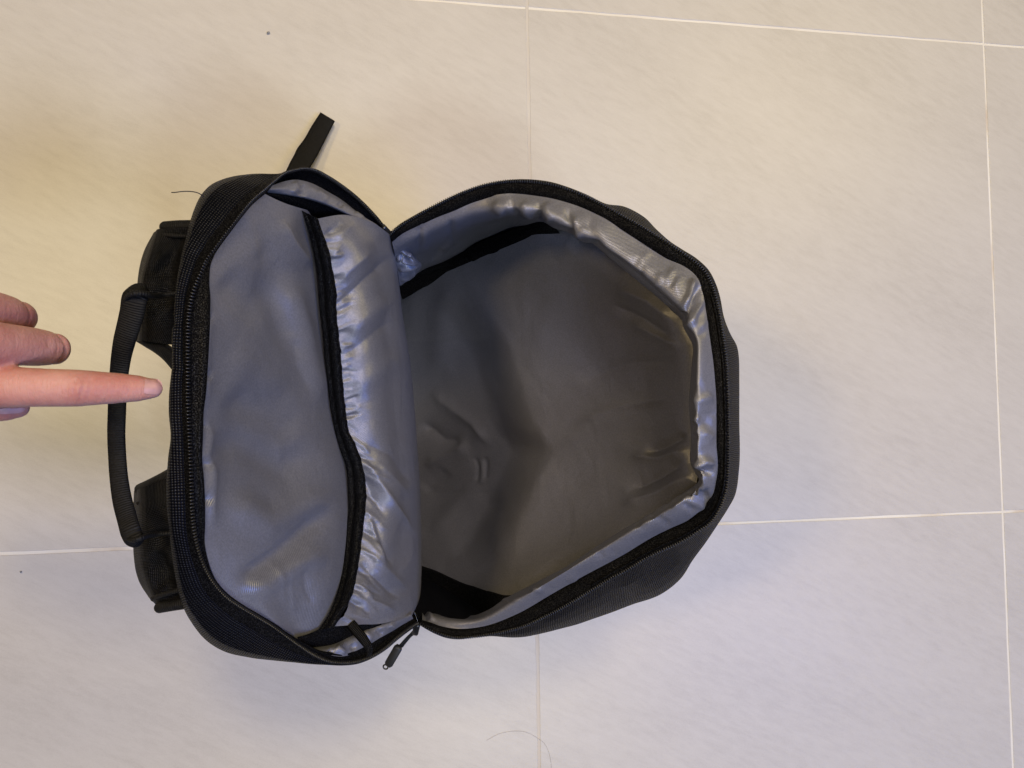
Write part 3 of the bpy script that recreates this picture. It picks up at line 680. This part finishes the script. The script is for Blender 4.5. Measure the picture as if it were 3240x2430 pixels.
# ---- front lining
F = [
 [(1215,945,.045),(1222,1120,.025),(1230,1350,.02),(1235,1600,.022),(1245,1800,.04)],
 [(1320,900,.085),(1325,1100,.055),(1330,1350,.045),(1335,1600,.05),(1340,1800,.075)],
 [(1480,832,.140),(1480,1000,.118),(1485,1250,.105),(1490,1500,.105),(1490,1700,.112),(1482,1850,.13)],
 [(1650,762,.205),(1660,950,.185),(1670,1250,.175),(1670,1550,.175),(1652,1790,.187),(1640,1886,.20)],
 [(1820,690,.270),(1865,850,.258),(1880,1100,.245),(1885,1350,.240),(1880,1600,.246),(1850,1810,.258)],
 [(2040,800,.325),(2060,950,.315),(2075,1200,.306),(2075,1450,.306),(2050,1620,.315),(2025,1705,.32)],
 [(2165,890,.355),(2205,1020,.358),(2215,1200,.358),(2215,1400,.358),(2210,1500,.358),(2175,1610,.348)]]
Gx = patch(F, 240, 200)
q = PX(Gx); edge = GR[10:41, 2:4]; tp = GR[10:41, 0:2]
d1, t1, sd = seg_dist(q, edge); d2, t2, _ = seg_dist(q, tp)
sg = np.where(sd < 0, d1, -d1); tt_ = np.clip((60 + sg) / 60, 0, 1.7)
ray = Gx - CAM; ray /= np.linalg.norm(ray, axis=2, keepdims=True)
Gx = Gx + ray * (.007 * tt_ ** 2)[..., None]
# one big fold: the cloth left of this line hangs lower
fl = [(1470,832),(1505,905),(1545,975),(1610,1075),(1660,1220),(1700,1345),(1765,1428),(1728,1494),(1688,1575),(1650,1657),(1634,1738),(1622,1850)]
fy = np.array([y for x, y in fl], float); fx = np.array([x for x, y in fl], float)
q = PX(Gx); yy = np.clip(q[..., 1], fy[0], fy[-1])
xb = sum(np.interp(np.clip(yy + o, fy[0], fy[-1]), fy, fx) for o in (-24, -12, 0, 12, 24)) / 5
st = np.clip((xb - q[..., 0]) * .82 / 120, 0, 1); st = st * st * (3 - 2 * st)
amp = np.interp(yy, [832, 930, 1080, 1560, 1720, 1850], [0, .4, 1, 1, .5, 0])
Gx = Gx + ray * (.036 * st * amp)[..., None]
Gx = wrinkle(Gx, crisp([
  ([(1500,1440),(1516,1480),(1512,1530)], 5, -1.60), ([(1536,1440),(1541,1480),(1536,1520)], 5, -1.60), ([(1526,1450),(1528,1540)], 7, 1.00),
  ([(1440,860),(1400,1000),(1390,1150),(1340,1200)], 40, 4.80), ([(1350,1230),(1440,1300),(1500,1340),(1560,1420)], 24, 4.80), ([(1330,1330),(1400,1390),(1470,1400)], 24, -4.80), ([(1340,1480),(1420,1440),(1490,1400)], 20, 4.00),
  ([(1360,1700),(1440,1600),(1540,1520)], 30, 3.00), ([(1440,1780),(1510,1640),(1600,1560)], 36, -3.20), ([(1340,1560),(1420,1480)], 28, -2.50), ([(1560,1800),(1610,1700),(1680,1600),(1760,1440)], 44, 2.60),
  ([(1950,900),(2060,955),(2150,1030)], 20, 3.20), ([(1930,960),(2040,1010),(2150,1085)], 16, -2.56), ([(1990,1010),(2080,1060),(2160,1100)], 14, 2.24),
  ([(1820,1210),(1980,1150),(2160,1140)], 26, -1.92), ([(1800,1350),(1950,1290),(2160,1250)], 24, 2.08), ([(2040,1440),(2110,1410),(2175,1370)], 14, -3.52), ([(1990,1440),(2080,1450),(2180,1420)], 20, 2.56), ([(1980,1560),(2080,1510),(2170,1450)], 20, -3.20), ([(1960,1600),(2080,1560),(2180,1500)], 20, 2.56),
  ([(1760,1420),(1900,1340),(2060,1300)], 30, 1.20), ([(1780,1560),(1900,1470),(2000,1420)], 40, -1.20), ([(1700,900),(1850,1000),(1960,1150)], 60, 1.20), ]), 2.2, 51, .08)
grid('front_lining', Gx, M_LIN, bag)
N1 = [(1262,903,.100),(1336,855,.112),(1379,838,.119),(1455,803,.135),(1493,779,.147),(1553,754,.166),(1607,733,.188),(1655,716,.212),(1725,700,.25)]
N3 = [(1268,932,.085),(1336,893,.094),(1390,871,.108),(1460,849,.126),(1480,831,.142),(1526,814,.158),(1580,798,.178),(1634,773,.198),(1677,752,.215),(1765,728,.25)]
N2 = [(a + b) / 2 + np.array([0, 0, .004]) for a, b in zip(curve(N1, 12), curve(N3, 12))]
N0 = [(x, y - 12, z + .004) for x, y, z in N1]; N4 = [(x + 6, y + 16, z - .012) for x, y, z in N3]
Gn = wrinkle(patch([N1, N2, N3, N4], 120, 24), [([(1462,790),(1490,840)], 8, -2.2), ([(1440,815),(1455,845)], 10, 1.2)], .3, 61, .02)
grid('seam_binding', Gn, M_TAPE, bag)
O0 = [(1290,1775,.045),(1379,1800,.07),(1428,1822,.088),(1482,1842,.11),(1536,1862,.136),(1590,1884,.17),(1660,1880,.205)]
O1 = [(1300,1800,.075),(1379,1815,.092),(1428,1833,.108),(1482,1850,.128),(1536,1866,.152),(1590,1884,.182),(1660,1878,.21)]
O2 = [(1310,1860,.10),(1379,1870,.11),(1428,1885,.122),(1482,1900,.142),(1536,1910,.168),(1590,1905,.20),(1650,1890,.225)]
O3 = [(1320,1920,.12),(1379,1930,.125),(1428,1945,.135),(1482,1955,.155),(1536,1945,.18),(1590,1920,.21),(1650,1900,.235)]
grid('seam_binding', patch([O0, O1, O2, O3], 90, 24), M_TAPE, bag)

# ---- zip sliders; the lower one carries a cord and a rubber grip
def box(c, ax, ay, az, hx, hy, hz, bev=.35):
    """rounded block from axes"""
    V = []; ang = [(sx, sy) for sx, sy in ((1, .6), (.75, 1), (-.75, 1), (-1, .6), (-1, -.6), (-.75, -1), (.75, -1), (1, -.6))]
    for zz, s in ((-1, .8), (-.7, 1), (.7, 1), (1, .8)):
        for sx, sy in ang: V.append(c + ax * hx * sx * s + ay * hy * sy * s + az * hz * zz)
    Fc = [[r * 8 + k, r * 8 + (k + 1) % 8, (r + 1) * 8 + (k + 1) % 8, (r + 1) * 8 + k] for r in range(3) for k in range(8)]
    Fc.append(list(range(7, -1, -1))); Fc.append(list(range(24, 32))); return V, Fc
def frame(p0, p1):
    a = p1 - p0; L = np.linalg.norm(a); a = a / L; v = CAM - p0; v /= np.linalg.norm(v)
    n = v - a * (v @ a); n /= np.linalg.norm(n); return a, np.cross(n, a), n, L
p0, p1 = U(1321, 1972, .268), U(1313, 2006, .262)
a, b, n, L = frame(p0, p1)
V, Fc = box((p0 + p1) / 2, a, b, n, L * .5, .0024, .0022)
sld = mesh_obj('zipper_slider', V, Fc, M_METAL, bag)
ca = [U(1316,1986,.266), U(1303,2003,.262), U(1285,2021,.258), U(1266,2042,.255)]
cb = [U(1312,2004,.264), U(1300,2012,.260), U(1286,2028,.257), U(1272,2046,.255)]
for c in (ca, cb):
    grid('pull_cord', tube(c, .0009, 8, n=16), M_RUBBER, sld, closed=True, cap=True)
gp0, gp1 = U(1263, 2044, .255), U(1227, 2106, .250)
a, b, n, L = frame(gp0, gp1)
V, Fc = box((gp0 + gp1) / 2, a, b, n, L * .5, .0033, .0022)
mesh_obj('pull_grip', V, Fc, M_RUBBER, sld)
rc = U(1220, 2110, .249); an = np.linspace(0, 2 * math.pi, 17)
ring = [rc + a * .0018 * math.cos(t) + b * .0018 * math.sin(t) for t in an]
grid('pull_ring', tube(ring, .0006, 6, up=tuple(n)), M_RUBBER, sld, closed=True)
p0, p1 = U(1210, 716, .287), U(1230, 738, .280)
a, b, n, L = frame(p0, p1)
V, Fc = box((p0 + p1) / 2, a, b, n, L * .5, .0022, .0022)
mesh_obj('zipper_slider', V, Fc, M_METAL, bag)
grid('loose_thread', tube([U(646,622,.42), U(637,616,.422), U(622,609,.424), U(605,606,.425), U(575,606,.425), U(552,609,.425), U(543,609,.424)], .00028, 6, n=24), M_THREAD, bag, closed=True, cap=True)

# ---- grab handle
hc = [(465,928,.418,20),(440,925,.424,34),(429,938,.426,39),(418,988,.424,38),(405,1037,.421,36),(393,1081,.418,34),(384,1125,.415,31),(377,1179,.412,28.5),(372,1240,.41,27.5),(370,1300,.409,27.5),(368,1373,.409,27),(371,1446,.41,27),(377,1520,.412,28),(388,1588,.415,30),(401,1637,.418,31),(414,1682,.422,32),(424,1705,.422,30),(450,1708,.416,20)]
hc = np.array(hc, float)
Hp = U(hc[:, 0], hc[:, 1], hc[:, 2]); dep = (Hp - CAM) @ FWD; hw = hc[:, 3] / F0 * dep
grid('grab_handle', tube(Hp, hw, 18, flat=np.minimum(hw * .36, .0028), n=150), M_WEB, bag, closed=True, cap=True)

# ---- shoulder straps, seen from their upper ends
def strap(K, folds, name='shoulder_strap', seed=0):
    G = wrinkle(patch(K, 90, 60), folds, .5, seed, .03)
    return grid(name, G, M_STRAP, bag)
s1 = strap([
 [(620,718,.403),(600,800,.412),(588,900,.415),(580,1000,.413),(575,1085,.400)],
 [(570,720,.403),(545,800,.398),(530,900,.392),(525,1000,.400),(530,1090,.395)],
 [(520,724,.398),(500,800,.402),(478,880,.396),(470,1000,.399),(470,1082,.392)],
 [(497,734,.384),(468,795,.384),(450,855,.380),(440,935,.378),(436,1010,.378),(432,1080,.375)],
 [(505,738,.34),(485,800,.32),(475,880,.30),(470,1000,.30),(470,1080,.31)],
 [(560,770,.22),(550,850,.19),(545,930,.18),(540,1000,.18),(540,1060,.2)]],
 [([(440,930),(480,935),(560,925)], 9, 2.2), ([(470,895),(520,840),(570,790)], 12, 1.8), ([(480,915),(550,905)], 14, -2.5)], seed=71)
s2 = strap([
 [(570,1500,.403),(560,1600,.412),(565,1700,.414),(580,1800,.41),(605,1915,.40)],
 [(520,1518,.400),(510,1610,.405),(510,1700,.398),(530,1800,.388),(560,1918,.390)],
 [(460,1540,.394),(462,1620,.400),(465,1700,.396),(480,1800,.392),(512,1918,.385)],
 [(430,1550,.374),(428,1612,.378),(428,1680,.378),(434,1760,.378),(452,1840,.376),(484,1905,.372)],
 [(455,1556,.32),(465,1620,.30),(465,1700,.30),(475,1800,.31),(505,1885,.33)],
 [(540,1600,.2),(540,1650,.18),(545,1700,.18),(555,1760,.19),(575,1840,.22)]],
 [([(430,1705),(480,1692),(545,1685)], 9, 2.2), ([(450,1760),(500,1830),(560,1870)], 12, 1.8), ([(480,1720),(550,1740),(560,1800)], 18, -2.5)], seed=72)
def roll(pts, rpx, par, name='strap_binding'):
    P = np.array([U(*p) for p in pts]); d = (P - CAM) @ FWD
    d0 = np.linalg.norm(np.diff(P, axis=0), axis=1); t = np.concatenate([[0], np.cumsum(d0)]); P = hermite(P, t, np.linspace(0, t[-1], 20))
    r = np.interp(np.linspace(0, 1, 20), np.linspace(0, 1, len(rpx)), np.array(rpx) / F0 * d.mean())
    P, r = round_ends(P, r)
    return grid(name, tube(P, r, 14), M_WEB, par, closed=True, cap=True)
roll([(524,719,.392),(560,717,.396),(610,716,.40)], [19, 20, 20], s1)
roll([(500,744,.395),(540,745,.402),(600,748,.405)], [7, 7, 7], s1)
roll([(440,1075,.372),(470,1084,.378),(505,1100,.384),(535,1122,.388),(560,1150,.392)], [10, 18, 22, 24, 24], s1)
roll([(445,1548,.372),(475,1535,.384),(515,1518,.392),(560,1495,.40)], [19, 19, 22, 24], s2)
roll([(437,1592,.388),(480,1572,.396),(540,1556,.402)], [6, 8, 8], s2)
roll([(506,1922,.384),(540,1916,.39),(600,1905,.395)], [18, 18, 20], s2)
roll([(484,1893,.388),(520,1880,.395),(570,1865,.40)], [7, 8, 8], s2)
# handle ends are sewn down under a turned seam
roll([(396,950,.427),(408,934,.431),(430,928,.433),(460,930,.430),(485,936,.424),(520,932,.416),(555,928,.416)], [6, 9, 9, 10, 9, 7, 6], s1, 'handle_seam')
roll([(398,1694,.420),(412,1708,.424),(440,1704,.428),(465,1696,.424),(500,1690,.418),(545,1686,.416)], [6, 8, 9, 9, 8, 7], s2, 'handle_seam')

# ---- webbing tail that sticks out past the far side
wl = [(1014,355),(985,400),(958,446),(951,455),(940,470),(931,489),(922,505),(905,540),(860,640),(830,720)]
wr = [(1060,383),(1035,432),(1012,478),(1006,490),(998,503),(990,517),(980,532),(962,570),(920,650),(890,740)]
wz = [.010,.012,.014,.015,.016,.018,.021,.026,.045,.075]
n = len(wz)
cl = curve([(a[0], a[1], z) for a, z in zip(wl, wz)], 80); crr = curve([(a[0], a[1], z) for a, z in zip(wr, wz)], 80)
rows = []
for f, dz in ((0, 0), (.1, .0007), (.5, .0009), (.9, .0007), (1, 0), (.9, -.0007), (.5, -.0009), (.1, -.0007)):
    c = cl * (1 - f) + crr * f; c[:, 2] += dz; rows.append(w3(c))
grid('side_strap', np.stack(rows, 1), M_WEB, bag, closed=True, cap=True)

# ------------------------------------------------------------------ the pointing hand
def remesh(parts, voxel, iters):
    V, Fc = [], []
    for R in parts:
        k, ns = R.shape[:2]; b = len(V); V += [tuple(v) for v in R.reshape(-1, 3)]
        for i in range(k - 1):
            for j in range(ns): Fc.append([b + i * ns + j, b + i * ns + (j + 1) % ns, b + (i + 1) * ns + (j + 1) % ns, b + (i + 1) * ns + j])
        Fc.append([b + j for j in range(ns)][::-1]); Fc.append([b + (k - 1) * ns + j for j in range(ns)])
    me = bpy.data.meshes.new('tmp'); me.from_pydata(V, [], Fc); me.update()
    bm = bmesh.new(); bm.from_mesh(me); bmesh.ops.recalc_face_normals(bm, faces=bm.faces); bm.to_mesh(me); bm.free()
    o = bpy.data.objects.new('tmp', me); COL.objects.link(o)
    r = o.modifiers.new('r', 'REMESH'); r.mode = 'VOXEL'; r.voxel_size = voxel
    s = o.modifiers.new('s', 'SMOOTH'); s.factor = .5; s.iterations = iters
    dg = bpy.context.evaluated_depsgraph_get(); ev = o.evaluated_get(dg)
    out = bpy.data.meshes.new_from_object(ev)
    bpy.data.objects.remove(o); bpy.data.meshes.remove(me)
    return out
def finger(pts, r, flat=None, n=40):
    P = np.array([U(*p) for p in pts]); d = np.linalg.norm(np.diff(P, axis=0), axis=1); t = np.concatenate([[0], np.cumsum(d)]); tt = np.linspace(0, t[-1], n)
    P = hermite(P, t, tt); r = np.interp(tt, t, r)
    P, r = round_ends(P, r, 6)
    return tube(P, r, 20, flat=r * (.92 if flat is None else flat))
ZI = .462
parts = [
 finger([(-260,1205,.452),(-140,1218,.462),(0,1224,.464),(120,1226,.464),(244,1228,.462),(352,1228,.459),(440,1229,.456),(482,1230,.4545)], [.0125,.0110,.0097,.0089,.00875,.00755,.0064,.0049]),
 finger([(-240,1075,.458),(-90,1085,.474),(20,1090,.462),(110,1098,.448),(160,1103,.440),(168,1105,.425),(140,1110,.412),(60,1120,.405)], [.0125,.0115,.0098,.0092,.0084,.0075,.0072,.006]),
 finger([(-260,960,.450),(-120,975,.466),(-20,985,.452),(40,998,.440),(66,1004,.430),(64,1010,.416),(20,1020,.405)], [.0115,.0105,.0095,.0086,.0078,.0070,.006]),
 finger([(-300,860,.440),(-170,880,.452),(-90,895,.440),(-60,905,.425),(-90,925,.410)], [.0105,.0095,.0085,.0075,.006]),
 finger([(-420,1270,.425),(-260,1275,.430),(-120,1278,.434),(-20,1282,.436),(40,1288,.435),(58,1290,.4345)], [.0140,.0120,.0098,.0085,.0068,.0052]),
 # palm and wrist
 tube(np.array([U(-720,1080,.40), U(-560,1080,.415), U(-420,1080,.43), U(-300,1080,.440), U(-190,1085,.448), U(-130,1090,.450)]), [.027,.028,.034,.037,.034,.024], 28, flat=[.020,.018,.017,.016,.014,.010], n=40),
]
me = remesh(parts, .0011, 14)
# skin creases over the joints
co = np.empty(len(me.vertices) * 3); me.vertices.foreach_get('co', co); co = co.reshape(-1, 3)
no = np.empty(len(me.vertices) * 3); me.vertices.foreach_get('normal', no); no = no.reshape(-1, 3)
qp = PX(co); up = (no * (CAM - co)).sum(1) > 0
h = np.zeros(len(co))
for poly, wpx, amm in [([(238,1205),(236,1222),(232,1245)], 3.0, -.45), ([(214,1208),(212,1228),(216,1248)], 3.0, -.28), ([(262,1200),(266,1222),(258,1250)], 3.5, -.25), ([(285,1205),(290,1230),(280,1258)], 4, -.22), ([(240,1225)] + [(248,1228)], 24, .45),
                       ([(408,1208),(411,1225),(406,1245)], 3.0, -.2), ([(395,1208),(398,1232)], 3.0, -.12), ([(180,1075),(184,1100),(178,1125)], 3, -.35), ([(190,1078),(193,1100),(188,1118)], 3, -.25), ([(152,1072),(154,1095)], 4, -.2)]:
    d, t, s = seg_dist(qp, poly); h += np.where(up, amm * 1e-3 * np.exp(-(d / wpx) ** 2), 0)
co += no * (h * 1.7)[:, None]
me.vertices.foreach_set('co', co.ravel()); me.polygons.foreach_set('use_smooth', [True] * len(me.polygons)); me.update()
me.materials.clear(); me.materials.append(M_SKIN); me.name = 'person'
person = bpy.data.objects.new('person', me); COL.objects.link(person)
tag(person, category='person', label="person's left hand reaching in from the left, index finger pointing at the backpack rim")
def nail(cx, cy, z0, ux, uy, hl, hw, tilt_side, rad):
    """curved nail plate lying on the finger: centre pixel, direction, half sizes px, sideways lean"""
    n1, n2 = 14, 12; V = np.zeros((n1, n2, 3))
    for i, s in enumerate(np.linspace(-1, 1, n1)):
        w = hw * (1.0 if s < .15 else math.sqrt(max(0, 1 - ((s - .15) / .87) ** 2)) ** .9) * (1 if s > -.8 else .9)
        for j, t in enumerate(np.linspace(-1, 1, n2)):
            x = cx + ux * hl * s - uy * w * t; y = cy + uy * hl * s + ux * w * t
            V[i, j] = (x, y, z0 - rad * (t * w / hw) ** 2 + tilt_side * t * w / hw - .0022 * max(0, s) ** 2)
    return w3(V)
from mathutils.bvhtree import BVHTree
bvh = BVHTree.FromPolygons([tuple(v) for v in co], [tuple(p.vertices) for p in me.polygons])
def seat(G, lift):
    """lay the plate on the skin along the sight line"""
    out = G.copy()
    for idx in np.ndindex(G.shape[:2]):
        d = G[idx] - CAM; d /= np.linalg.norm(d)
        hit = bvh.ray_cast(Vector(CAM), Vector(d))
        if hit[0] is not None and abs(hit[0].z - G[idx][2]) < .012: out[idx] = np.array(hit[0]) - d * lift
        else: out[idx] = G[idx] * 0 + np.nan
    m = np.isnan(out[..., 0])
    if m.all(): return G
    # fill the rim that overhangs with the mean depth
    z = np.where(m, np.nan, out[..., 2]); zm = np.nanmin(z)
    for idx in zip(*np.where(m)): 
        p = PX(G[idx]); out[idx] = U(p[0], p[1], zm)
    return out
grid('fingernail', seat(nail(485,1223,.461,.97,.10,29,26,0,.003), .0004), M_NAIL, person)
grid('fingernail', seat(nail(38,1297,.438,.99,-.06,42,12,0,.002), .0004), M_NAIL, person)

# ------------------------------------------------------------------ crumbs on the floor
def lump(name, px, py, r, label, cat):
    c = U(px, py, r * .6); V, Fc = [], []
    bm = bmesh.new(); bmesh.ops.create_icosphere(bm, subdivisions=2, radius=r)
    for v in bm.verts: v.co *= random.uniform(.7, 1.15); v.co.z *= .6
    me = bpy.data.meshes.new(name); bm.to_mesh(me); bm.free(); me.materials.append(M_GRIT)
    o = bpy.data.objects.new(name, me); COL.objects.link(o); o.location = c; tag(o, label=label, category=cat)
lump('grit_speck', 849, 104, .0019, 'tiny grey grit speck lying on the tile above the webbing strap', 'speck')
lump('grit_speck', 66, 1810, .0011, 'tiny dark grit speck lying on the tile below the left floor joint', 'speck')
hp = [U(x, y, .0006) for x, y in [(1540,2343),(1575,2324),(1620,2314),(1665,2317),(1700,2335),(1722,2352),(1738,2385),(1744,2420),(1744,2450)]]
ho = grid('hair', tube(hp, .00010, 5, n=60), M_HAIR, None, closed=True, cap=True)
tag(ho, label='single fine hair curving across the floor joint below the backpack', category='hair')
